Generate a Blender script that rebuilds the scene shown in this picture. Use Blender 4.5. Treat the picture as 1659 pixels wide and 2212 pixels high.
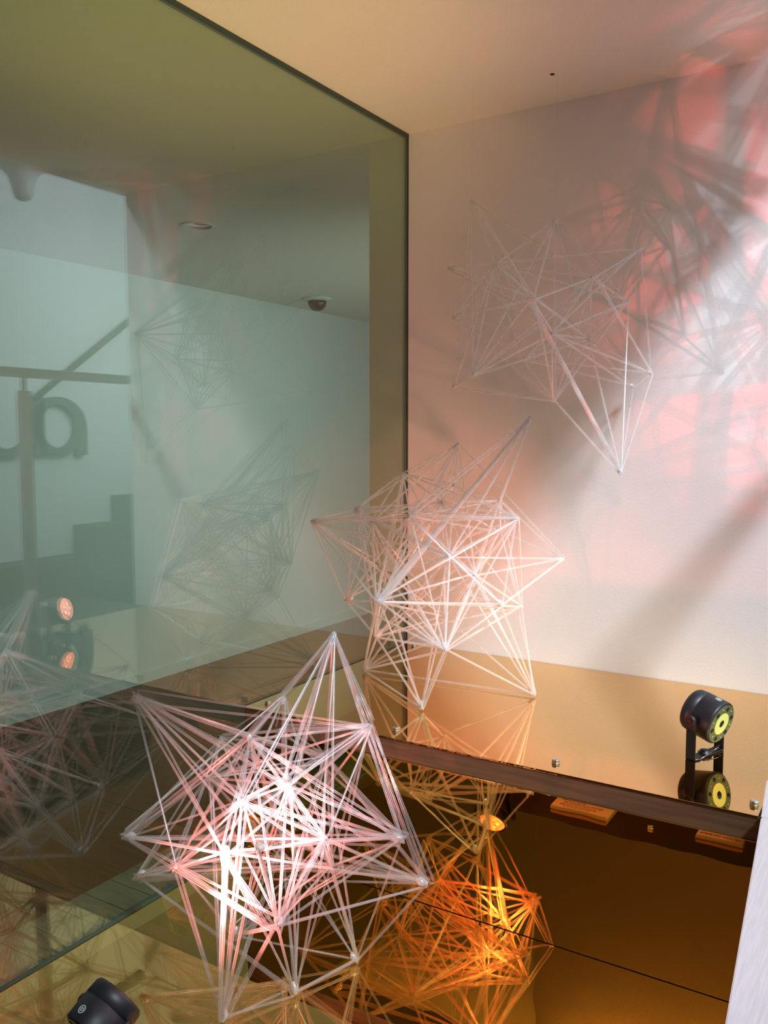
import bpy, bmesh, math, random
from mathutils import Vector, Matrix

# ------------------------------------------------------------------ camera
scn = bpy.context.scene
for o in list(bpy.data.objects):
    bpy.data.objects.remove(o)
COL = scn.collection
cam_d = bpy.data.cameras.new('camera')
cam = bpy.data.objects.new('camera', cam_d); COL.objects.link(cam)
cam.location = (1.6573, -2.8074, 0.7760)
_yaw, _pit = 0.56011, 0.085895
_F = Vector((-math.sin(_yaw)*math.cos(_pit), math.cos(_yaw)*math.cos(_pit), -math.sin(_pit)))
_R = Vector((math.cos(_yaw), math.sin(_yaw), 0)); _U = _R.cross(_F)
cam.rotation_euler = Matrix((_R, _U, -_F)).transposed().to_euler()
cam_d.sensor_fit = 'VERTICAL'; cam_d.sensor_height = 24.0
cam_d.lens = 24.0*1893.0/2212.0
cam_d.clip_start = 0.02; cam_d.clip_end = 100
scn.camera = cam

# ------------------------------------------------------------------ world, exposure
w = bpy.data.worlds.new('world'); scn.world = w; w.use_nodes = True
w.node_tree.nodes['Background'].inputs[0].default_value = (0.75, 0.85, 1.0, 1)
w.node_tree.nodes['Background'].inputs[1].default_value = 1.3
scn.view_settings.view_transform = 'Standard'
scn.view_settings.look = 'None'
scn.view_settings.gamma = 1.0
scn.view_settings.use_curve_mapping = False
scn.view_settings.exposure = 0.0
try:
    scn.cycles.transparent_max_bounces = 96
    scn.cycles.max_bounces = 10
    scn.cycles.diffuse_bounces = 4
    scn.cycles.glossy_bounces = 6
    scn.cycles.sample_clamp_indirect = 6.0
except Exception:
    pass

# ------------------------------------------------------------------ lights
def aim(o, d):
    o.rotation_euler = Vector(d).to_track_quat('-Z', 'Y').to_euler()
def area(name, loc, d, sx, sy, e, col, spread=180):
    l = bpy.data.lights.new(name, 'AREA'); l.shape = 'RECTANGLE'; l.size = sx; l.size_y = sy
    l.energy = e; l.color = col; l.spread = math.radians(spread)
    o = bpy.data.objects.new(name, l); COL.objects.link(o); o.location = loc; aim(o, d); return o
def spot(name, loc, d, e, col, ang, blend=1.0, r=0.01):
    l = bpy.data.lights.new(name, 'SPOT'); l.energy = e; l.color = col
    l.spot_size = math.radians(ang); l.spot_blend = blend; l.shadow_soft_size = r
    o = bpy.data.objects.new(name, l); COL.objects.link(o); o.location = loc; aim(o, d); return o

def sun(name, d, e, col, ang):
    l = bpy.data.lights.new(name, 'SUN'); l.energy = e; l.color = col; l.angle = math.radians(ang)
    o = bpy.data.objects.new(name, l); COL.objects.link(o); o.location = (4, -3, 6); aim(o, d); return o
sun('sunlight', (-1, 0.60, -1.38), 5.4, (0.84, 0.90, 1.0), 9.0)
area('left_room_fill', (-0.45, 2.2, 0.9), (-1, -0.15, -0.05), 2.4, 1.6, 15, (0.84, 0.97, 1.0), 130)  # unseen fill added behind the back wall to brighten the teal wall
spot('gold_bounce_fill', (1.3, -2.2, -0.2), (-1.35, 1.30, 2.06), 120, (1.0, 0.76, 0.26), 42, r=0.15)  # added spot standing in for sunlight bounced up off the gold mirror
area('lobby_fill', (2.0, 1.6, 1.9), (1, -0.1, -0.35), 1.0, 1.0, 19, (0.85, 0.94, 1.0), 150)  # added fill without a fixture, lifts the lobby wall mirrored in the glass
area('front_room_fill', (0.8, -3.4, 1.80), (0, -1, -0.8), 1.6, 0.5, 45, (1.0, 0.85, 0.62), 150)  # added fill out of view, brightens what the lower mirrors reflect

# ------------------------------------------------------------------ tagging and mesh helpers
def tag(o, label=None, cat=None, group=None, kind=None):
    if label: o['label'] = label
    if cat: o['category'] = cat
    if group: o['group'] = group
    if kind: o['kind'] = kind
    return o
def empty(name, loc=(0, 0, 0)):
    o = bpy.data.objects.new(name, None); COL.objects.link(o); o.location = loc
    o.empty_display_size = 0.05
    return o
def obj(name, bm, mt, parent=None, smooth=False):
    me = bpy.data.meshes.new(name); bm.to_mesh(me); bm.free()
    for f in me.polygons: f.use_smooth = smooth
    me.materials.append(mt)
    o = bpy.data.objects.new(name, me); COL.objects.link(o)
    if parent is not None:
        o.parent = parent
        o.matrix_parent_inverse = Matrix.Translation(parent.location).inverted() if parent.type == 'EMPTY' and parent.parent is None else Matrix()
    return o
def box(bm, x0, x1, y0, y1, z0, z1, bev=0.0):
    r = bmesh.ops.create_cube(bm, size=1.0)
    vs = r['verts']
    for v in vs:
        v.co = Vector(((x0+x1)/2 + v.co.x*(x1-x0), (y0+y1)/2 + v.co.y*(y1-y0), (z0+z1)/2 + v.co.z*(z1-z0)))
    if bev > 0:
        es = list({e for v in vs for e in v.link_edges})
        bmesh.ops.bevel(bm, geom=es, offset=bev, segments=2, affect='EDGES', profile=0.6)
    return vs
def bx(*a, **k):
    bm = bmesh.new(); box(bm, *a, **k); return bm
def cyl(bm, p0, p1, r0, r1=None, n=24, cap=True):
    p0 = Vector(p0); p1 = Vector(p1); r1 = r0 if r1 is None else r1
    d = p1-p0
    q = d.to_track_quat('Z', 'Y').to_matrix().to_4x4()
    M = Matrix.Translation((p0+p1)/2) @ q
    bmesh.ops.create_cone(bm, cap_ends=cap, cap_tris=False, segments=n, radius1=r0, radius2=r1, depth=d.length, matrix=M)
def lathe(bm, base, axis, prof, n=32):
    """prof: list of (radius, distance along axis)"""
    base = Vector(base); q = Vector(axis).to_track_quat('Z', 'Y')
    rings = []
    for r, h in prof:
        ring = []
        for i in range(n):
            t = 2*math.pi*i/n
            ring.append(bm.verts.new(base + q @ Vector((r*math.cos(t), r*math.sin(t), h))))
        rings.append(ring)
    for a, b in zip(rings, rings[1:]):
        for i in range(n):
            bm.faces.new((a[i], a[(i+1) % n], b[(i+1) % n], b[i]))
    for ring, rev in ((rings[0], True), (rings[-1], False)):
        if (ring[0].co - ring[n//2].co).length > 1e-5:
            bm.faces.new(list(reversed(ring)) if rev else ring)
    bmesh.ops.recalc_face_normals(bm, faces=bm.faces)
def ring(bm, c, axis, ro, ri, t, n=40):
    """flat annulus of thickness t"""
    c = Vector(c); q = Vector(axis).to_track_quat('Z', 'Y')
    L = []
    for r, h in ((ro, 0), (ro, t), (ri, t), (ri, 0)):
        L.append([bm.verts.new(c + q @ Vector((r*math.cos(2*math.pi*i/n), r*math.sin(2*math.pi*i/n), h))) for i in range(n)])
    for k in range(4):
        a, b = L[k], L[(k+1) % 4]
        for i in range(n):
            bm.faces.new((a[i], a[(i+1) % n], b[(i+1) % n], b[i]))
    bmesh.ops.recalc_face_normals(bm, faces=bm.faces)

# ------------------------------------------------------------------ materials
def mat(name):
    m = bpy.data.materials.new(name); m.use_nodes = True
    nt = m.node_tree; return m, nt, nt.nodes, nt.links
def principled(name, col, rough=0.5, metal=0.0, noise=None, bump=None, emis=None, spec=None):
    m, nt, N, L = mat(name)
    p = N['Principled BSDF']
    p.inputs['Base Color'].default_value = (*col, 1); p.inputs['Roughness'].default_value = rough
    p.inputs['Metallic'].default_value = metal
    if spec is not None: p.inputs['Specular IOR Level'].default_value = spec
    tc = N.new('ShaderNodeTexCoord')
    if noise:   # (scale, second colour, stretch)
        sc, c2, st = noise
        mp = N.new('ShaderNodeMapping'); mp.inputs['Scale'].default_value = st
        nz = N.new('ShaderNodeTexNoise'); nz.inputs['Scale'].default_value = sc; nz.inputs['Detail'].default_value = 6
        mx = N.new('ShaderNodeMix'); mx.data_type = 'RGBA'
        mx.inputs['A'].default_value = (*col, 1); mx.inputs['B'].default_value = (*c2, 1)
        rp = N.new('ShaderNodeMapRange'); rp.inputs['From Min'].default_value = 0.35; rp.inputs['From Max'].default_value = 0.65
        L.new(tc.outputs['Object'], mp.inputs['Vector']); L.new(mp.outputs[0], nz.inputs['Vector'])
        L.new(nz.outputs[0], rp.inputs['Value']); L.new(rp.outputs[0], mx.inputs['Factor']); L.new(mx.outputs['Result'], p.inputs['Base Color'])
    if bump:    # (scale, strength, distance)
        nb = N.new('ShaderNodeTexNoise'); nb.inputs['Scale'].default_value = bump[0]; nb.inputs['Detail'].default_value = bump[3] if len(bump) > 3 else 3
        b = N.new('ShaderNodeBump'); b.inputs['Strength'].default_value = bump[1]; b.inputs['Distance'].default_value = bump[2]
        L.new(tc.outputs['Object'], nb.inputs['Vector']); L.new(nb.outputs[0], b.inputs['Height']); L.new(b.outputs[0], p.inputs['Normal'])
    if emis:
        p.inputs['Emission Color'].default_value = (*emis[0], 1); p.inputs['Emission Strength'].default_value = emis[1]
    return m

M_wall = principled('painted_wall', (0.80, 0.77, 0.76), 0.55, noise=(2.0, (0.76, 0.74, 0.74), (1, 1, 1)), bump=(120, 0.15, 0.002))
M_ceil = principled('stippled_ceiling', (0.80, 0.76, 0.70), 0.85, bump=(220, 0.55, 0.004))
M_room = principled('room_wall', (0.62, 0.70, 0.70), 0.7, bump=(60, 0.1, 0.002))
M_lobby = principled('lobby_wall', (0.86, 0.89, 0.90), 0.7, bump=(60, 0.1, 0.002))
M_dark = principled('dark_brown_wall', (0.45, 0.36, 0.28), 0.8, noise=(1.2, (0.38, 0.30, 0.24), (1, 1, 1)))
M_wood = principled('dark_walnut', (0.095, 0.052, 0.019), 0.8, noise=(6, (0.06, 0.031, 0.012), (1, 14, 14)), bump=(40, 0.1, 0.001))
M_plank = principled('brown_plank', (0.17, 0.105, 0.065), 0.6, noise=(5, (0.13, 0.08, 0.05), (1, 12, 12)))
M_grey = principled('grey_plank', (0.17, 0.19, 0.16), 0.5, noise=(8, (0.11, 0.13, 0.11), (1, 8, 8)))
M_black = principled('black_curb', (0.012, 0.010, 0.008), 0.6)
M_gold = principled('gold_mirror_acrylic', (0.82, 0.51, 0.18), 0.012, 1.0, bump=(4.0, 0.16, 0.004, 0))
M_gold2 = principled('gold_mirror_acrylic_wavy', (0.94, 0.56, 0.15), 0.012, 1.0, bump=(9.0, 0.10, 0.004, 1))
M_edge = principled('acrylic_edge', (0.85, 0.65, 0.30), 0.2, 0.3)
M_seal = principled('dark_green_seal', (0.03, 0.06, 0.045), 0.4)
M_steel = principled('brushed_steel', (0.90, 0.93, 0.97), 0.32, 0.7, noise=(26, (0.80, 0.83, 0.88), (9, 0.5, 1)))
M_chrome = principled('polished_steel', (0.80, 0.76, 0.70), 0.15, 1.0)
M_lamp = principled('black_lamp_housing', (0.012, 0.013, 0.018), 0.45)
M_rub = principled('black_bracket', (0.010, 0.006, 0.007), 0.5)
M_olive = principled('olive_back_plate', (0.12, 0.14, 0.045), 0.35)
M_yellow = principled('yellow_ring_label', (0.74, 0.78, 0.22), 0.5)
M_hole = principled('dark_hole', (0.004, 0.004, 0.003), 0.6)
M_pale = principled('pale_print', (0.5, 0.55, 0.55), 0.5)
M_lens = principled('lit_pink_lens', (0.9, 0.4, 0.35), 0.3, emis=((1.0, 0.33, 0.26), 4))
M_led = principled('lit_white_diode', (1, 1, 1), 0.3, emis=((1.0, 0.55, 0.42), 6))
M_copper = principled('copper_label', (0.55, 0.22, 0.10), 0.4, 0.0)
M_copper_edge = principled('label_edge', (0.36, 0.27, 0.11), 0.4, 0.0)
M_ink = principled('dark_ink', (0.10, 0.03, 0.012), 0.6)
M_letter = principled('grey_letter', (0.10, 0.12, 0.12), 0.5)
M_rail = principled('brown_handrail', (0.20, 0.13, 0.09), 0.4)
M_fix = principled('white_fixture', (0.62, 0.64, 0.66), 0.4)
M_dome = principled('smoked_dome', (0.01, 0.012, 0.012), 0.08)

def glass_mat():
    m, nt, N, L = mat('tinted_green_glass')
    N.remove(N['Principled BSDF']); out = N['Material Output']
    t = N.new('ShaderNodeBsdfTransparent'); t.inputs[0].default_value = (0.81, 0.90, 0.79, 1)
    g = N.new('ShaderNodeBsdfGlossy'); g.inputs['Roughness'].default_value = 0.0; g.inputs[0].default_value = (1, 1, 1, 1)
    lw = N.new('ShaderNodeLayerWeight'); lw.inputs['Blend'].default_value = 0.5
    pw = N.new('ShaderNodeMath'); pw.operation = 'POWER'; pw.inputs[1].default_value = 4.0
    ma = N.new('ShaderNodeMath'); ma.operation = 'MULTIPLY_ADD'; ma.inputs[1].default_value = 0.75; ma.inputs[2].default_value = 0.105
    mx = N.new('ShaderNodeMixShader')
    L.new(lw.outputs['Facing'], pw.inputs[0]); L.new(pw.outputs[0], ma.inputs[0]); L.new(ma.outputs[0], mx.inputs[0])
    L.new(t.outputs[0], mx.inputs[1]); L.new(g.outputs[0], mx.inputs[2]); L.new(mx.outputs[0], out.inputs[0])
    return m
M_glass = glass_mat()

def rod_mat(name, base, edge, white):
    """thin clear plastic straw: see-through in the middle, milky and glossy at its edges"""
    m, nt, N, L = mat(name)
    N.remove(N['Principled BSDF']); out = N['Material Output']
    t = N.new('ShaderNodeBsdfTransparent'); t.inputs[0].default_value = (0.97, 0.97, 0.97, 1)
    d = N.new('ShaderNodeBsdfDiffuse'); d.inputs[0].default_value = (white, white, white, 1)
    tr = N.new('ShaderNodeBsdfTranslucent'); tr.inputs[0].default_value = (white, white, white, 1)
    g = N.new('ShaderNodeBsdfGlossy'); g.inputs['Roughness'].default_value = 0.2
    m1 = N.new('ShaderNodeMixShader'); m1.inputs[0].default_value = 0.45
    m2 = N.new('ShaderNodeMixShader'); m2.inputs[0].default_value = 0.25
    m3 = N.new('ShaderNodeMixShader')
    lw = N.new('ShaderNodeLayerWeight'); lw.inputs['Blend'].default_value = 0.5
    pw = N.new('ShaderNodeMath'); pw.operation = 'POWER'; pw.inputs[1].default_value = 2.0
    ma = N.new('ShaderNodeMath'); ma.operation = 'MULTIPLY_ADD'; ma.inputs[1].default_value = edge; ma.inputs[2].default_value = base
    L.new(d.outputs[0], m1.inputs[1]); L.new(tr.outputs[0], m1.inputs[2])
    L.new(m1.outputs[0], m2.inputs[1]); L.new(g.outputs[0], m2.inputs[2])
    L.new(lw.outputs['Facing'], pw.inputs[0]); L.new(pw.outputs[0], ma.inputs[0]); L.new(ma.outputs[0], m3.inputs[0])
    L.new(t.outputs[0], m3.inputs[1]); L.new(m2.outputs[0], m3.inputs[2]); L.new(m3.outputs[0], out.inputs[0])
    return m
M_rod = rod_mat('clear_plastic_straw', 0.32, 0.58, 0.96)
M_rod_front = rod_mat('clear_plastic_straw_front', 0.13, 0.75, 0.62)
M_rod_fine = rod_mat('clear_plastic_straw_fine', 0.26, 0.50, 0.96)
M_joint = rod_mat('frosted_glue_joint', 0.62, 0.35, 0.97)
M_thread = rod_mat('nylon_thread', 0.05, 0.10, 0.9)

# ------------------------------------------------------------------ the setting
ZF, ZG, ZC = -0.415, -0.94, 1.86
def struct(name, bm, m, parent=None, label=None):
    o = obj(name, bm, m, parent)
    if parent is None: o['kind'] = 'structure'
    if label: o['label'] = label
    return o
struct('ceiling', bx(-3.1, 1.45, -7.0, 5.2, ZC, ZC+0.12), M_ceil, label='stippled off-white ceiling over the display niche')
struct('wall_back', bx(-0.168, 1.47, 0.0, 0.14, ZG, ZC), M_wall, label='white back wall of the display niche with coloured light on it')
struct('wall_left', bx(-3.1, -2.964, -7.0, 5.2, ZG, ZC), M_room, label='pale teal wall of the room beyond the glass')
struct('baseboard_left', bx(-2.964, -2.945, -7.0, 5.2, ZG, ZG+0.07), M_room, label='low skirting along the teal wall')
struct('wall_far', bx(-2.964, 1.45, 5.0, 5.2, ZG, ZC), M_room, label='end wall of the room beyond the glass')
struct('wall_front', bx(-3.1, 3.8, -7.2, -7.0, ZG-0.1, 2.9), M_dark, label='dark brown wall behind the viewer')
fl = struct('floor', bx(-3.1, 3.8, -7.2, 5.2, ZG-0.12, ZG-0.02), M_wood, label='dark plank floor of the building')
k = 0; first = None
y = -2.9
while y < 4.9:
    if first is None:
        first = bx(-2.945, -0.20, 0.0, 0.179, ZG-0.02, ZG, bev=0.001)
        me = bpy.data.meshes.new('plank'); first.to_mesh(me); first.free(); me.materials.append(M_plank)
    o = bpy.data.objects.new('plank', me); COL.objects.link(o); o.parent = fl; o.location = (0, y, 0)
    y += 0.18
bm = bmesh.new(); cyl(bm, (0.633, -0.223, ZC-0.0015), (0.633, -0.223, ZC+0.0), 0.007, n=10); obj('screw_hole', bm, M_hole, bpy.data.objects['ceiling'])
# lobby to the right of the niche
struct('wall_right', bx(3.6, 3.75, -7.0, 3.2, ZG, 2.9), M_lobby, label='white lobby wall carrying the big grey letters')
struct('wall_lobby', bx(1.45, 3.6, 3.0, 3.2, ZG, 2.9), M_lobby, label='white end wall of the lobby')
struct('ceiling_lobby', bx(1.45, 3.75, -7.0, -3.0, 2.60, 2.72), M_lobby, label='white ceiling of the front part of the lobby')
struct('trim_1', bx(1.45, 1.50, -7.0, 3.2, 1.86, 2.60), M_lobby, label='white bulkhead above the open end of the niche')

# platform (step) and pit under the sculptures
struct('trim_2', bx(0.0, 1.90, -0.925, 0.0, ZG, -0.005), M_wood, label='dark wood step under the upper gold mirror')
struct('trim_3', bx(0.0, 1.42, -2.05, -0.925, ZG, ZF-0.005), M_wood, label='dark wood base under the lower gold mirror')
struct('trim_4', bx(0.36, 1.40, -2.0, -1.90, ZF-0.004, -0.26), M_black, label='black curb along the front of the lower mirror')
lg = struct('trim_5', bx(-0.180, -0.012, -3.2, 0.0, ZG, ZF-0.012), M_grey, label='grey plank ledge outside the glass')
me = bpy.data.meshes.new('plank'); b = bx(-0.178, -0.012, 0.0015, 0.0835, ZF-0.012, ZF, bev=0.0015); b.to_mesh(b_me := me); b.free(); me.materials.append(M_grey)
for i in range(36):
    o = bpy.data.objects.new('plank', me); COL.objects.link(o); o.parent = lg; o.location = (0, -3.06+i*0.085, 0)
# glass partition
gp = struct('window_1', bx(-0.010, 0.0, -3.2, -0.001, ZF-0.01, ZC-0.001), M_glass, label='tall green-tinted glass partition on the left of the niche')
struct('trim_6', bx(-0.014, 0.003, -3.2, -0.001, ZC-0.013, ZC-0.0005), M_seal, label='dark green seal where the glass meets the ceiling')
struct('trim_7', bx(-0.012, 0.002, -0.005, 0.0, 0.0, ZC-0.013), M_seal, label='dark seal where the glass meets the back wall')
struct('trim_8', bx(-0.014, 0.004, -1.95, -0.93, ZF-0.003, ZF+0.004), M_seal, label='dark seal at the foot of the glass')

# gold mirror sheets
def sheet(name, label, cat, dims, m, studs=(), axis=(0, 0, 1), group=None, bev=0.001):
    x0, x1, y0, y1, z0, z1 = dims
    e = empty(name, ((x0+x1)/2, (y0+y1)/2, z0)); tag(e, label, cat, group)
    obj('mirror_face', bx(*dims, bev=bev), m, e)
    for s in studs:
        bm = bmesh.new()
        lathe(bm, s, axis, [(0.0095, 0.0), (0.0095, 0.008), (0.0088, 0.0092), (0.0, 0.0094)], 24)
        st = obj('stud', bm, M_chrome, e, True)
        bm = bmesh.new(); lathe(bm, Vector(s)+Vector(axis)*0.0, axis, [(0.0100, 0.0), (0.0102, 0.0022), (0.0097, 0.0030)], 24)
        obj('stud_washer', bm, M_chrome, st, True)
    return e
sheet('mirror_sheet', 'upper gold mirror sheet on the step, under the black lamp', 'mirror', (0.004, 1.384, -0.927, -0.002, -0.005, 0.0), M_gold,
      [(0.482, -0.872, 0.0), (0.925, -0.868, 0.0), (1.368, -0.872, 0.0), (0.055, -0.045, 0.0), (0.045, -0.872, 0.0)])
sheet('mirror_sheet', 'upright gold mirror sheet on the front of the step', 'mirror', (0.004, 1.40, -0.932, -0.926, ZF, -0.054), M_gold2, [])
sheet('mirror_sheet', 'lower gold mirror sheet on the floor beneath the front star', 'mirror', (0.004, 1.40, -1.90, -0.934, ZF-0.005, ZF), M_gold,
      [(0.976, -1.676, ZF), (0.06, -1.86, ZF)])

# brushed steel cap at the right end of the pit
st = empty('steel_cap', (1.6, -1.5, ZG)); tag(st, 'brushed steel capping on the low wall at the lower right edge', 'metal trim')
def quad_prism(bm, pts, z0, z1):
    a = [bm.verts.new((p[0], p[1], z0)) for p in pts]; b = [bm.verts.new((p[0], p[1], z1)) for p in pts]
    n = len(pts)
    bm.faces.new(list(reversed(a))); bm.faces.new(b)
    for i in range(n): bm.faces.new((a[i], a[(i+1) % n], b[(i+1) % n], b[i]))
    bmesh.ops.recalc_face_normals(bm, faces=bm.faces)
bm = bmesh.new(); quad_prism(bm, [(1.391, -0.936), (1.489, -1.98), (1.80, -1.98), (1.80, -0.936)], -0.012, 0.003)
quad_prism(bm, [(1.3695, -0.72), (1.391, -0.936), (1.80, -0.936), (1.80, -0.72)], 0.0005, 0.003)
bmesh.ops.bevel(bm, geom=list(bm.edges), offset=0.002, segments=2, affect='EDGES')
obj('cap_plate', bm, M_steel, st)
bm = bmesh.new(); quad_prism(bm, [(1.425, -0.936), (1.50, -1.96), (1.78, -1.96), (1.78, -0.936)], ZG, -0.012)
obj('cap_body', bm, M_wood, st)

# ------------------------------------------------------------------ star sculptures of clear straws
ROD = None
def rod_mesh(m):
    bm = bmesh.new(); bmesh.ops.create_cone(bm, cap_ends=False, segments=10, radius1=1, radius2=1, depth=1)
    me = bpy.data.meshes.new('rod'); bm.to_mesh(me); bm.free(); me.materials.append(m)
    for f in me.polygons: f.use_smooth = True
    return me
def joint_mesh(m, r, stretch):
    bm = bmesh.new(); lathe(bm, (0, 0, 0), (0, 0, 1), ([(0.0, -r*1.9), (r*0.5, -r*1.6), (r*0.95, -r*0.9), (r*0.80, -r*0.1), (r*0.42, r*0.7), (0.0, r*0.95)] if stretch > 1.5 else [(0.0, -r*0.8), (r*0.6, -r*0.5), (r*0.8, 0), (r*0.5, r*0.6), (0.0, r*0.8)]), 10)
    me = bpy.data.meshes.new('joint'); bm.to_mesh(me); bm.free(); me.materials.append(m)
    for f in me.polygons: f.use_smooth = True
    return me
def star(label, nodes, edges, r, near, seed, m, group, base=None, doubles=(), jr=0.009, twin=0.0):
    c = sum((Vector(p) for p in nodes.values()), Vector())/len(nodes)
    zmin = min(p[2] for p in nodes.values())
    root = empty('straw_star', (c.x, c.y, zmin)); tag(root, label, 'sculpture', group)
    me = rod_mesh(m); rng = random.Random(seed)
    E = {}
    for s in edges:
        a, bs = s.split(':')
        for b_ in bs.split():
            E[tuple(sorted((a, b_)))] = 1
    for d in doubles:
        a, b_, n = d; E[tuple(sorted((a, b_)))] = n
    names = list(nodes)
    inner = [n for n in names if (Vector(nodes[n])-c).length < near[1]]
    for a in inner:
        others = sorted((b_ for b_ in inner if b_ != a), key=lambda b_: (Vector(nodes[a])-Vector(nodes[b_])).length)
        for b_ in others[:near[0]]:
            kk = tuple(sorted((a, b_)))
            if kk not in E: E[kk] = 1
    cnt = 0
    for (a, b_), n in E.items():
        if n == 1 and rng.random() < twin and cnt < 270: n = 2
        for i in range(n):
            p, q = Vector(nodes[a]), Vector(nodes[b_])
            if n > 1:
                j = 0.012
                q = q + Vector((rng.uniform(-j, j), rng.uniform(-j, j), rng.uniform(-j, j)))
                p = p + Vector((rng.uniform(-j, j), rng.uniform(-j, j), rng.uniform(-j, j)))*0.3
            jj = 0.0035
            p = p + Vector([rng.uniform(-jj, jj) for _ in range(3)]); q = q + Vector([rng.uniform(-jj, jj) for _ in range(3)])
            d = q-p; L_ = d.length
            o = bpy.data.objects.new('rod', me); COL.objects.link(o); o.parent = root
            o.matrix_parent_inverse = Matrix.Translation(root.location).inverted()
            o.location = (p+q)/2; o.rotation_mode = 'QUATERNION'; o.rotation_quaternion = d.to_track_quat('Z', 'Y')
            rr = r*rng.uniform(0.85, 1.1)*(1.35 if n > 3 else 1); o.scale = (rr, rr, L_); cnt += 1
    jm = joint_mesh(M_joint, jr, 1.9); jm2 = joint_mesh(M_joint, jr*0.8, 1.0)
    for n, p in nodes.items():
        v = Vector(p)-c
        outer = v.length > near[1]*0.98
        o = bpy.data.objects.new('joint', jm if outer else jm2); COL.objects.link(o); o.parent = root
        o.matrix_parent_inverse = Matrix.Translation(root.location).inverted()
        o.rotation_mode = 'QUATERNION'; o.rotation_quaternion = v.to_track_quat('Z', 'Y')
        o.location = Vector(p) - (v.normalized()*jr*0.6 if outer else Vector())
    return root
STAR_FRONT_EDGES = [
 't1:t15 t16 t14 t12 t18 t21 t8 t9 t17 t19 t20 t11 t22 t10',
 't2:t10 t12 t16 t15 t17 t5 t19 t18 t14 t21',
 't3:t12 t11 t16 t19 t8 t6 t20 t14 t13 t17',
 't4:t14 t15 t19 t20 b2 t5 t22 t28 t13 t9',
 't5:t16 t12 t6 t20 t7 b1 t15 t17 t21 t14 t19',
 't6:t15 t16 t17 t22 t19 t18 t21 t8 t9 t20 t7 t14 t12',
 't7:t17 t15 t8 t22 t28 t20 b1 t16 t14',
 't8:t16 t15 t14 t20 t10 t2 t17 t21 t12 t22 t19 t27',
 't9:t16 t19 t20 t10 t15 t21 t22 t17 t28',
 't10:t12 t16 t17 t21 t14 t19 t15 t20 t27 t13 t22',
 't11:t27 t22 t15 t16 t21 t13 t14 t12 t19',
 't12:t19 t22 t17 t21 t20', 't13:t14 t22 t16 t21 t27 t15', 't27:t22 t21 t28 t14',
 'b1:t17 t15 t19 b2 t22 t14 t18', 'b2:t17 t16 t20 t22 b3 t19 t18 t28', 'b3:t20 t19 t16 t7 t28 t8 t9 t21']
STAR_MIDDLE_EDGES = [
 't1:t17 t7 t13 t20 t9 t24', 't2:t17 t4 t8 t14 t12 t7 t6 t13 t24 t3 t23',
 't3:t4 t21 t6 t13 t10 t17 t24 t8 t23 t19 t7', 't4:t5 t6 t10 t8 t19 t14 t13 t21 t17 t7 t23 t20 t18',
 't5:t8 t10 t14 t22 t18 t7 t21 t20 t6 t23 t13 t17', 't6:t10 t13 t19 t21 t17 t22 t14 t8 t24 t20 t23',
 't7:t20 t13 t14 t21 t10 t15 t18', 't8:t17 t21 t14 t11 t10 t22', 't9:t14 t8 t13 t12 t11 t24',
 't10:t7 t17 t13 t19 t14 t15 t20 t22 t21', 't11:t13 t22 t20 t16', 't12:t14 t9 t13 t15 t22 t11',
 't15:t13 t17 t20 t21 t14 t22', 't16:t14 t20 t13 t15 t22 t17', 't17:t13 t15 t20 t19 t14 t22 t21',
 't18:t15 t19 t20 t6 t23 t21', 't19:t20 t14 t13 t22 t21 t23', 't20:t22 t14 t21 t23 t13 t8',
 'b1:t19 t20 t17 b2 b3 t13 t16 t22', 'b2:t17 t22 t20 t19 t13 t14 t21', 'b3:t14 t15 t16 t22 t20 t13 t11']
STAR_UPPER_EDGES = [
 't1:t11 t7 t6 t16 t10 t3', 't2:t3 t6 t10 t9 t17 t5 t12', 't3:t5 t6 t8 t18 t17 t7 t11 t16', 't4:t3 t17 t16 t6',
 't5:t6 t3 t17 t18 t12', 't6:t7 t15 t12 t16 t17', 't7:t8 t9 t16 t18 t17', 't8:t16 t10 t13 t17', 't9:t7 t18 t16 t15',
 't10:t6 t7 t17 t16 t3', 't11:t12 t18 t16', 't12:t16 t18 t15 t9', 't13:t17 t14 t18 t15 t16', 't14:t17 t16 t18 t15',
 't15:t17 t9']
STAR_FRONT = {'t1': (0.529, -1.220, 0.332), 't2': (0.095, -1.420, 0.170), 't3': (0.151, -1.500, -0.123), 't4': (0.097, -1.420, -0.264), 't5': (0.327, -1.520, -0.138), 't6': (0.654, -1.580, -0.138), 't7': (0.360, -1.380, -0.351), 't8': (0.743, -1.280, -0.067), 't9': (0.770, -1.220, -0.186), 't10': (0.642, -1.240, 0.146), 't11': (0.286, -1.100, 0.118), 't12': (0.449, -1.420, 0.139), 't13': (0.070, -1.100, -0.029), 't14': (0.268, -1.360, -0.008), 't15': (0.516, -1.520, 0.049), 't16': (0.552, -1.420, 0.056), 't17': (0.535, -1.600, -0.017), 't18': (0.678, -1.660, 0.051), 't19': (0.646, -1.420, -0.035), 't20': (0.577, -1.300, -0.160), 't21': (0.446, -1.140, 0.006), 't22': (0.327, -1.160, -0.233), 't27': (0.239, -1.050, 0.012), 't28': (0.405, -1.200, -0.262), 'b1': (0.483, -1.554, -0.407), 'b2': (0.554, -1.404, -0.407), 'b3': (0.600, -1.238, -0.407)}
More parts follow.
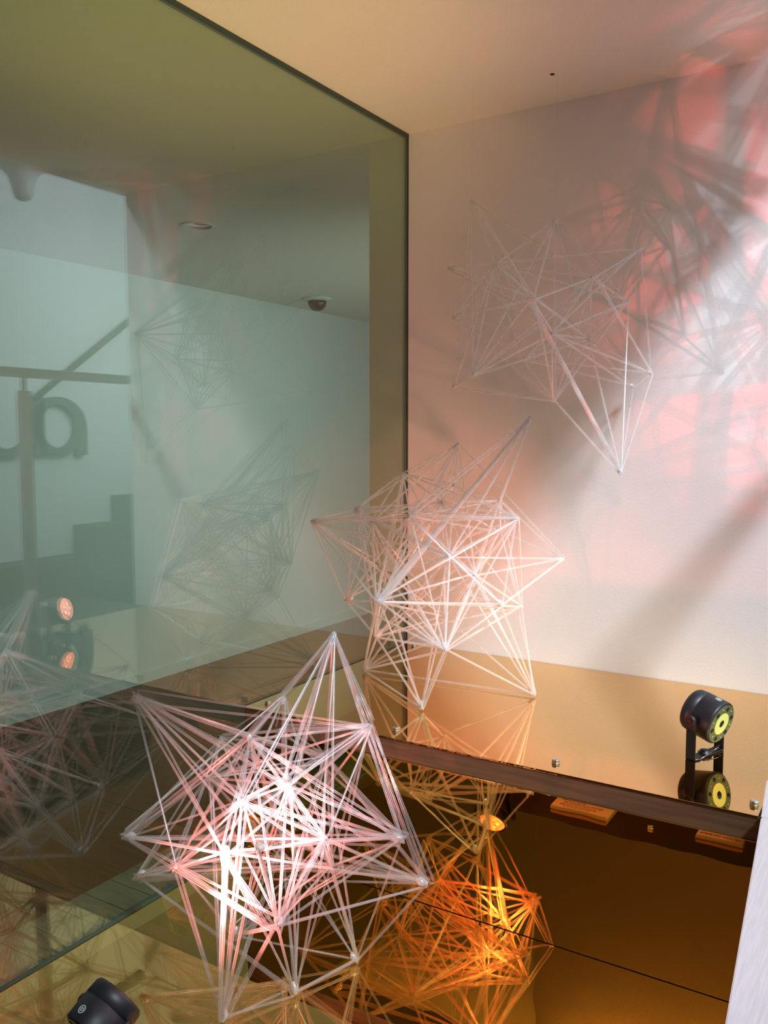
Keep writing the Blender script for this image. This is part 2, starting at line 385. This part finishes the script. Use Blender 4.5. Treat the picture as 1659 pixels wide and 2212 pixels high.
STAR_MIDDLE = {'t1': (0.515, -0.070, 0.836), 't2': (0.338, -0.250, 0.753), 't3': (0.171, -0.320, 0.656), 't4': (0.139, -0.550, 0.552), 't5': (0.080, -0.700, 0.524), 't6': (0.244, -0.620, 0.523), 't7': (0.397, -0.660, 0.551), 't8': (0.371, -0.420, 0.573), 't9': (0.514, -0.300, 0.576), 't10': (0.659, -0.500, 0.545), 't11': (0.534, -0.340, 0.486), 't12': (0.731, -0.320, 0.409), 't13': (0.502, -0.620, 0.438), 't14': (0.564, -0.580, 0.385), 't15': (0.660, -0.600, 0.309), 't16': (0.623, -0.380, 0.266), 't17': (0.404, -0.840, 0.333), 't18': (0.146, -0.620, 0.275), 't19': (0.257, -0.620, 0.176), 't20': (0.556, -0.740, 0.200), 't21': (0.199, -0.500, 0.363), 't22': (0.342, -0.340, 0.197), 't23': (0.221, -0.420, 0.338), 't24': (0.350, -0.300, 0.620), 'b1': (0.094, -0.442, 0.008), 'b2': (0.459, -0.692, 0.008), 'b3': (0.677, -0.396, 0.008)}
STAR_UPPER = {'t1': (0.407, -0.300, 1.508), 't2': (0.649, -0.220, 1.437), 't3': (0.543, -0.420, 1.279), 't4': (0.231, -0.120, 1.346), 't5': (0.363, -0.340, 1.145), 't6': (0.747, -0.620, 1.136), 't7': (0.802, -0.320, 1.230), 't8': (0.891, -0.140, 1.336), 't9': (0.872, -0.200, 1.173), 't10': (0.523, -0.520, 0.952), 't11': (0.292, -0.200, 0.938), 't12': (0.709, -0.360, 0.881), 't13': (0.935, -0.160, 0.961), 't14': (0.844, -0.030, 0.930), 't15': (0.931, -0.420, 0.672), 't16': (0.731, -0.440, 1.064), 't17': (0.735, -0.140, 1.077), 't18': (0.583, -0.300, 1.010)}
star('big front star of clear straws standing on the lower gold mirror', STAR_FRONT, STAR_FRONT_EDGES, 0.0025, (8, 0.27), 3, M_rod_front, 'stars of clear straws',
     doubles=[('b1', 't17', 3), ('t1', 't9', 2), ('t1', 't16', 2), ('t2', 't16', 2), ('t2', 't17', 2), ('t3', 't12', 2), ('t3', 't6', 2), ('b2', 't17', 2), ('b2', 't16', 2), ('t6', 't17', 2)], jr=0.0095, twin=0.55)
star('middle star of clear straws standing on the upper gold mirror by the corner', STAR_MIDDLE, STAR_MIDDLE_EDGES, 0.0031, (8, 0.30), 5, M_rod, 'stars of clear straws',
     doubles=[('t1', 't17', 5), ('t1', 't7', 2), ('t1', 't13', 2), ('b3', 't14', 2), ('b2', 't20', 2)], jr=0.011)
up = star('upper star of fine clear straws hanging against the back wall', STAR_UPPER, STAR_UPPER_EDGES, 0.0028, (5, 0.27), 7, M_rod_fine, 'stars of clear straws',
     doubles=[('t6', 't15', 3), ('t7', 't13', 2)], jr=0.008)
for n in ('t1', 't2'):
    bm = bmesh.new(); p = STAR_UPPER[n]; cyl(bm, p, (p[0], p[1], ZC), 0.0003, n=5, cap=False); obj('hanging_thread', bm, M_thread, up)

# ------------------------------------------------------------------ round black lamps
def lamp(label, base, pivot, beam, group, red, cyan, detail=True):
    """beam: unit direction of the light; drum hangs in a U bracket standing at base"""
    n = Vector(beam).normalized(); pv = Vector(pivot)
    side = n.cross(Vector((0, 0, 1))).normalized()      # bracket arms left and right of the beam
    up_ = side.cross(n).normalized()
    root = empty('round_lamp', base); tag(root, label, 'lamp', group)
    R0 = 0.054
    back = pv - n*0.042
    bm = bmesh.new()
    lathe(bm, back, n, [(0.0, 0.0), (R0*0.93, 0.0), (R0*0.99, 0.003), (R0, 0.006), (R0, 0.050), (R0*0.985, 0.0505), (R0*0.985, 0.0515), (R0, 0.052), (R0*0.97, 0.076), (R0*0.90, 0.082), (R0*0.84, 0.082), (R0*0.82, 0.076), (0.0, 0.076)], 48)
    dr = obj('housing', bm, M_lamp, root, False)
    for f in dr.data.polygons: f.use_smooth = True
    bm = bmesh.new(); lathe(bm, back+n*0.0765, n, [(R0*0.82, 0.0), (R0*0.80, 0.002), (R0*0.5, 0.0045), (0.0, 0.0055)], 40)
    lens_ = obj('lens', bm, M_lens, dr, True)
    bm = bmesh.new()
    for k_ in range(5):
        t = 2*math.pi*k_/5; lathe(bm, back+n*0.0805+(side*math.cos(t)+up_*math.sin(t))*0.020, n, [(0.005, 0), (0.005, 0.0012), (0.0, 0.0020)], 12)
    obj('diode', bm, M_led, dr, True)
    # back plate: olive disc, yellow ring, holes, screws
    bm = bmesh.new(); ring(bm, back+n*0.0006, -n, R0*0.90, 0.028, 0.0016); pl = obj('back_plate', bm, M_olive, root)
    bm = bmesh.new(); ring(bm, back+n*0.0006, -n, 0.0278, 0.0095, 0.0020); obj('yellow_ring', bm, M_yellow, pl)
    bm = bmesh.new(); lathe(bm, back+n*0.0004, -n, [(0.0094, 0.0), (0.0090, 0.0016), (0.0045, 0.0010), (0.0040, 0.0026), (0.0, 0.0030)], 24); obj('socket', bm, M_hole, pl, True)
    bm = bmesh.new()
    for k_ in range(6):
        t = 2*math.pi*(k_+0.25)/6
        lathe(bm, back - n*0.0009 + (side*math.cos(t)+up_*math.sin(t))*0.0385, -n, [(0.0056, 0.0), (0.0056, 0.0012), (0.0, 0.0010)], 16)
    obj('vent_hole', bm, M_hole, pl, True)
    bm = bmesh.new()
    for k_ in range(6):
        t = 2*math.pi*(k_+0.75)/6
        lathe(bm, back - n*0.0009 + (side*math.cos(t)+up_*math.sin(t))*0.0400, -n, [(0.0015, 0.0), (0.0014, 0.0014), (0.0, 0.0018)], 10)
    obj('plate_screw', bm, M_pale, pl, True)
    # round emblem on top
    bm = bmesh.new(); ring(bm, back+n*0.022+up_*(R0-0.0002), up_, 0.0075, 0.0058, 0.0008, 24)
    ring(bm, back+n*0.022+up_*(R0-0.0002), up_, 0.0036, 0.0018, 0.0008, 20); obj('emblem', bm, M_pale, dr)
    # bracket
    sd = Vector((side.x, side.y, 0)).normalized(); fw = Vector((n.x, n.y, 0)).normalized()
    zb = base[2]; pw_ = 0.0125; th = 0.0028; off = R0+0.006
    for s in (-1, 1):
        bm = bmesh.new()
        c0 = Vector((pv.x, pv.y, 0)) + sd*s*off
        vs = []
        for a_ in (-1, 1):
            for b_ in (0, 1):
                for zz in (zb+0.001, pv.z):
                    vs.append(bm.verts.new(Vector((c0.x, c0.y, zz)) + fw*a_*pw_ + sd*s*b_*th))
        bmesh.ops.convex_hull(bm, input=vs)
        cyl(bm, c0+Vector((0, 0, pv.z)), c0+sd*s*th+Vector((0, 0, pv.z)), pw_, n=24)
        arm_ = obj('bracket_arm', bm, M_rub, root)
        bm = bmesh.new()
        lathe(bm, Vector((c0.x, c0.y, pv.z))+sd*s*th, sd*s, [(0.0135, 0.0), (0.0140, 0.004), (0.0125, 0.0075), (0.0105, 0.0075), (0.0100, 0.005), (0.0045, 0.005), (0.0040, 0.0075), (0, 0.0075)], 28)
        cyl(bm, Vector((c0.x, c0.y, pv.z)), Vector((c0.x, c0.y, pv.z))-sd*s*0.008, 0.006, n=16)
        obj('pivot_knob', bm, M_rub, arm_, False)
    bm = bmesh.new(); vs = []
    for a_ in (-1, 1):
        for b_ in (-1, 1):
            for zz in (zb+0.001, zb+0.004):
                vs.append(bm.verts.new(Vector((pv.x, pv.y, zz)) + fw*a_*pw_ + sd*b_*(off+th)))
    bmesh.ops.convex_hull(bm, input=vs); obj('bracket_base', bm, M_rub, root)
    bm = bmesh.new(); lathe(bm, (pv.x, pv.y, zb+0.004), (0, 0, 1), [(0.0165, 0), (0.0165, 0.003), (0.0120, 0.005), (0.0118, 0.008), (0.0070, 0.0095), (0.0, 0.0095)], 24)
    obj('base_knob', bm, M_lamp, root, True)
    bm = bmesh.new()
    pts = [sd*-0.060-fw*0.011+Vector((0, 0, .004)), sd*-0.045-fw*0.016+Vector((0, 0, .003)), sd*0.02-fw*0.013+Vector((0, 0, .011)), sd*0.056-fw*0.010+Vector((0, 0, .014)), sd*0.058+fw*0.006+Vector((0, 0, .006)), sd*0.03+fw*0.010+Vector((0, 0, .005))]
    o0 = Vector((pv.x, pv.y, zb))
    for p_, q_ in zip(pts, pts[1:]): cyl(bm, o0+p_, o0+q_, 0.0009, n=8)
    obj('wire_spring', bm, M_chrome, root, True)
    for i_, rd in enumerate(red or []): spot('lamp_red_beam', pv+n*0.050+side*0.020-up_*0.012*i_, rd[0], rd[1], rd[2], rd[3], r=0.0015 if rd[3] < 50 else 0.022)
    if cyan: spot('lamp_white_beam', pv+n*0.050-side*0.022+up_*0.01, cyan[0], cyan[1], cyan[2], cyan[3], r=0.0015)
    return root
nC = Vector((-0.905, 0.33, 0.23)).normalized()
lamp('black round lamp on the upper gold mirror with its yellow-ringed back to the viewer', (1.214, -0.622, 0.0), (1.214, -0.622, 0.098), nC, 'black round lamps',
     [((-0.90, 0.22, 0.30), 46, (1.0, 0.32, 0.22), 68)], None)
nF = Vector((0.094, 0.846, 0.525)).normalized()
lamp('black round lamp cut off by the lower left corner, aimed at the stars', (0.407, -1.784, ZF), (0.407, -1.784, ZF+0.128), nF, 'black round lamps',
     [((0.20, 0.74, 0.62), 40, (1.0, 0.22, 0.19), 100), ((0.41, 0.69, 0.66), 170, (1.0, 0.08, 0.07), 40)], ((0.53, 0.66, 0.66), 175, (0.72, 0.91, 1.0), 40))

# ------------------------------------------------------------------ label plates lying on the lower mirror
def flat_text(body, cx, cy, z, h, width, m, parent, name='lettering'):
    cu = bpy.data.curves.new('lettering', 'FONT'); cu.body = body; cu.align_x = 'CENTER'; cu.align_y = 'CENTER'; cu.size = h
    cu.extrude = 0.0002; cu.offset = 0.0004
    o = bpy.data.objects.new('tmp_text', cu); COL.objects.link(o)
    bpy.context.view_layer.update()
    me = bpy.data.meshes.new_from_object(o.evaluated_get(bpy.context.evaluated_depsgraph_get()))
    bpy.data.objects.remove(o)
    w_ = max(v.co.x for v in me.vertices)-min(v.co.x for v in me.vertices)
    s = width/w_
    for v in me.vertices:
        v.co = Vector((cx+v.co.x*s, cy+v.co.y, z+v.co.z))
    me.materials.clear(); me.materials.append(m)
    o = bpy.data.objects.new(name, me); COL.objects.link(o); o.parent = parent
    o.matrix_parent_inverse = Matrix.Translation(parent.location).inverted()
    return o
def plate(label, x0, x1, y0, y1, lines):
    e = empty('label_plate', ((x0+x1)/2, (y0+y1)/2, ZF)); tag(e, label, 'sign', 'copper label plates')
    obj('plate_body', bx(x0, x1, y0, y1, ZF+0.0005, ZF+0.011, bev=0.003), M_copper_edge, e)
    obj('plate_face', bx(x0+0.002, x1-0.002, y0+0.002, y1-0.002, ZF+0.0110, ZF+0.0125, bev=0.0006), M_copper, e)
    for t, cy, h, w_ in lines: flat_text(t, (x0+x1)/2, cy, ZF+0.0128, h, w_, M_ink, e)
    return e
plate('small copper plate reading PLEASE DO NOT SIT, mirrored in the step', 1.105, 1.237, -1.719, -1.677, [('PLEASE DO NOT SIT', -1.698, 0.013, 0.112)])
e = plate('larger copper plate of small print, mirrored in the step', 0.662, 0.848, -1.755, -1.650, [])
bm = bmesh.new(); rr = random.Random(4)
for i, (yy, x0_, x1_, hh) in enumerate([(-1.664, 0.70, 0.79, 0.003), (-1.676, 0.685, 0.80, 0.0045), (-1.690, 0.69, 0.815, 0.003), (-1.699, 0.69, 0.82, 0.003), (-1.712, 0.68, 0.76, 0.0045), (-1.724, 0.69, 0.80, 0.003), (-1.734, 0.69, 0.78, 0.003)]):
    x_ = x0_
    while x_ < x1_:
        w_ = rr.uniform(0.006, 0.018); box(bm, x_, min(x_+w_, x1_+0.004), yy-hh/2, yy+hh/2, ZF+0.0125, ZF+0.0129); x_ += w_+0.003
obj('small_print', bm, M_ink, e)

# ------------------------------------------------------------------ ceiling fittings beyond the glass
e = empty('ceiling_downlight', (-1.614, 0.606, ZC)); tag(e, 'small round recessed downlight in the ceiling beyond the glass', 'light')
bm = bmesh.new(); ring(bm, (-1.614, 0.606, ZC+0.001), (0, 0, -1), 0.088, 0.070, 0.006); obj('trim_ring', bm, M_fix, e)
bm = bmesh.new(); lathe(bm, (-1.614, 0.606, ZC-0.002), (0, 0, 1), [(0.070, 0.0), (0.060, 0.05), (0.045, 0.09), (0.0, 0.09)], 32); obj('reflector', bm, M_chrome, e, True)
e = empty('dome_camera', (-2.513, 2.854, ZC)); tag(e, 'dark dome security camera on the ceiling beyond the glass', 'camera')
bm = bmesh.new(); lathe(bm, (-2.513, 2.854, ZC), (0, 0, -1), [(0.115, 0.0), (0.112, 0.012), (0.090, 0.022), (0.075, 0.024), (0.0, 0.024)], 40); obj('camera_base', bm, M_fix, e, True)
bm = bmesh.new(); lathe(bm, (-2.513, 2.854, ZC-0.022), (0, 0, -1), [(0.074, 0.0), (0.073, 0.020), (0.064, 0.045), (0.045, 0.066), (0.022, 0.076), (0.0, 0.079)], 40); obj('dome', bm, M_dome, e, True)

# ------------------------------------------------------------------ lobby things seen mirrored in the glass
XL = 3.6
def yz_prism(bm, outer, x0, x1):
    a = [bm.verts.new((x0, p[0], p[1])) for p in outer]; b_ = [bm.verts.new((x1, p[0], p[1])) for p in outer]
    n = len(outer)
    bm.faces.new(a); bm.faces.new(list(reversed(b_)))
    for i in range(n): bm.faces.new((a[i], a[(i+1) % n], b_[(i+1) % n], b_[i]))
def yz_ring(bm, cy, cz, ay, az, by, bz, x0, x1, t0=0, t1=360, dcy=0.0, n=48):
    full = (t1-t0) >= 360
    L_ = []
    for ry, rz, dy in ((ay, az, 0.0), (by, bz, dcy)):
        for x_ in (x0, x1):
            L_.append([bm.verts.new((x_, cy+dy+ry*math.cos(math.radians(t0+(t1-t0)*i/n)), cz+rz*math.sin(math.radians(t0+(t1-t0)*i/n)))) for i in range(n if full else n+1)])
    o0, o1, i0, i1 = L_
    m_ = n if full else n
    for i in range(m_):
        j = (i+1) % len(o0)
        for a, b_ in ((o0, o1), (o1, i1), (i1, i0), (i0, o0)):
            bm.faces.new((a[i], a[j], b_[j], b_[i]))
    if not full:
        bm.faces.new((o0[0], o1[0], i1[0], i0[0])); bm.faces.new((o0[-1], i0[-1], i1[-1], o1[-1]))
x0, x1 = XL-0.045, XL-0.001
bm = bmesh.new()
yz_ring(bm, 1.215, 0.848, 0.235, 0.205, 0.140, 0.152, x0, x1, dcy=0.005)
yz_prism(bm, [(1.02, 0.645), (1.105, 0.645), (1.105, 1.045), (1.02, 1.045)], x0, x1)
yz_ring(bm, 1.215, 0.848, 0.242, 0.205, 0.160, 0.150, x0-0.004, x1, 0, 90)
yz_prism(bm, [(1.37, 0.645), (1.457, 0.645), (1.457, 0.85), (1.37, 0.85)], x0-0.004, x1)
bmesh.ops.recalc_face_normals(bm, faces=bm.faces)
tag(obj('wall_letter', bm, M_letter), 'grey raised letter with a closed bowl, right of the pair, mirrored in the glass', 'letter', 'grey letters on the lobby wall')
bm = bmesh.new()
yz_ring(bm, 0.82, 0.848, 0.235, 0.212, 0.150, 0.155, x0, x1, 180, 360)
yz_prism(bm, [(0.585, 0.83), (0.670, 0.83), (0.670, 1.045), (0.585, 1.045)], x0, x1)
yz_prism(bm, [(0.970, 0.83), (1.018, 0.83), (1.018, 1.045), (0.970, 1.045)], x0, x1)
bmesh.ops.recalc_face_normals(bm, faces=bm.faces)
tag(obj('wall_letter', bm, M_letter), 'grey raised letter u at the left edge, mirrored in the glass', 'letter', 'grey letters on the lobby wall')
# handrail with posts
e = empty('handrail', (1.55, -0.6, -0.02)); tag(e, 'level brown handrail with its post at the open end, mirrored in the glass', 'handrail')
obj('rail', bx(1.525, 1.575, -1.05, 0.06, 1.02, 1.058, bev=0.004), M_rail, e)
obj('post', bx(1.535, 1.565, -0.520, -0.470, ZG, 0.965, bev=0.003), M_rail, e)
obj('post_neck', bx(1.543, 1.557, -0.503, -0.487, 0.965, 1.021), M_rail, e)
# stairs
e = empty('staircase', (3.45, 1.6, ZG)); tag(e, 'dark brown steps climbing along the lobby wall, mirrored in the glass', 'stairs')
zs = [(-1.6, -0.065), (1.345, 0.140), (1.69, 0.335), (2.035, 0.53), (2.38, 0.725), (2.72, 0.92)]
for i, (ys, zt) in enumerate(zs):
    ye = zs[i+1][0] if i+1 < len(zs) else 2.99
    obj('step', bx(3.36, 3.598, ys, ye, ZG, zt, bev=0.004), M_wood, e)
e = empty('stair_rail', (3.57, 1.6, 0.4)); tag(e, 'sloping grey wall rail above the lobby steps, mirrored in the glass', 'handrail')
bm = bmesh.new(); cyl(bm, (3.55, 1.02, 1.03), (3.55, 2.75, 2.28), 0.022, n=14); obj('rail', bm, M_rail, e, True)
for t in (0.25, 0.75):
    p = Vector((3.55, 1.02, 1.03)).lerp(Vector((3.55, 2.75, 2.28)), t)
    bm = bmesh.new(); cyl(bm, p, p+Vector((0.05, 0, -0.03)), 0.008, n=10); obj('rail_bracket', bm, M_rail, e, True)
# trumpet pendant
e = empty('pendant_lamp', (3.0, 0.587, 2.60)); tag(e, 'white trumpet-shaped ceiling lamp in the lobby, mirrored in the glass', 'lamp')
bm = bmesh.new()
lathe(bm, (3.0, 0.587, 2.385), (0, 0, -1), [(0.17, 0.0), (0.165, 0.012), (0.12, 0.035), (0.085, 0.07), (0.068, 0.12), (0.058, 0.17), (0.045, 0.20), (0.02, 0.212), (0.0, 0.214)], 36)
obj('shade', bm, M_fix, e, True)
bm = bmesh.new(); cyl(bm, (3.0, 0.587, 2.38), (3.0, 0.587, 2.60), 0.012, n=12); obj('stem', bm, M_fix, e, True)
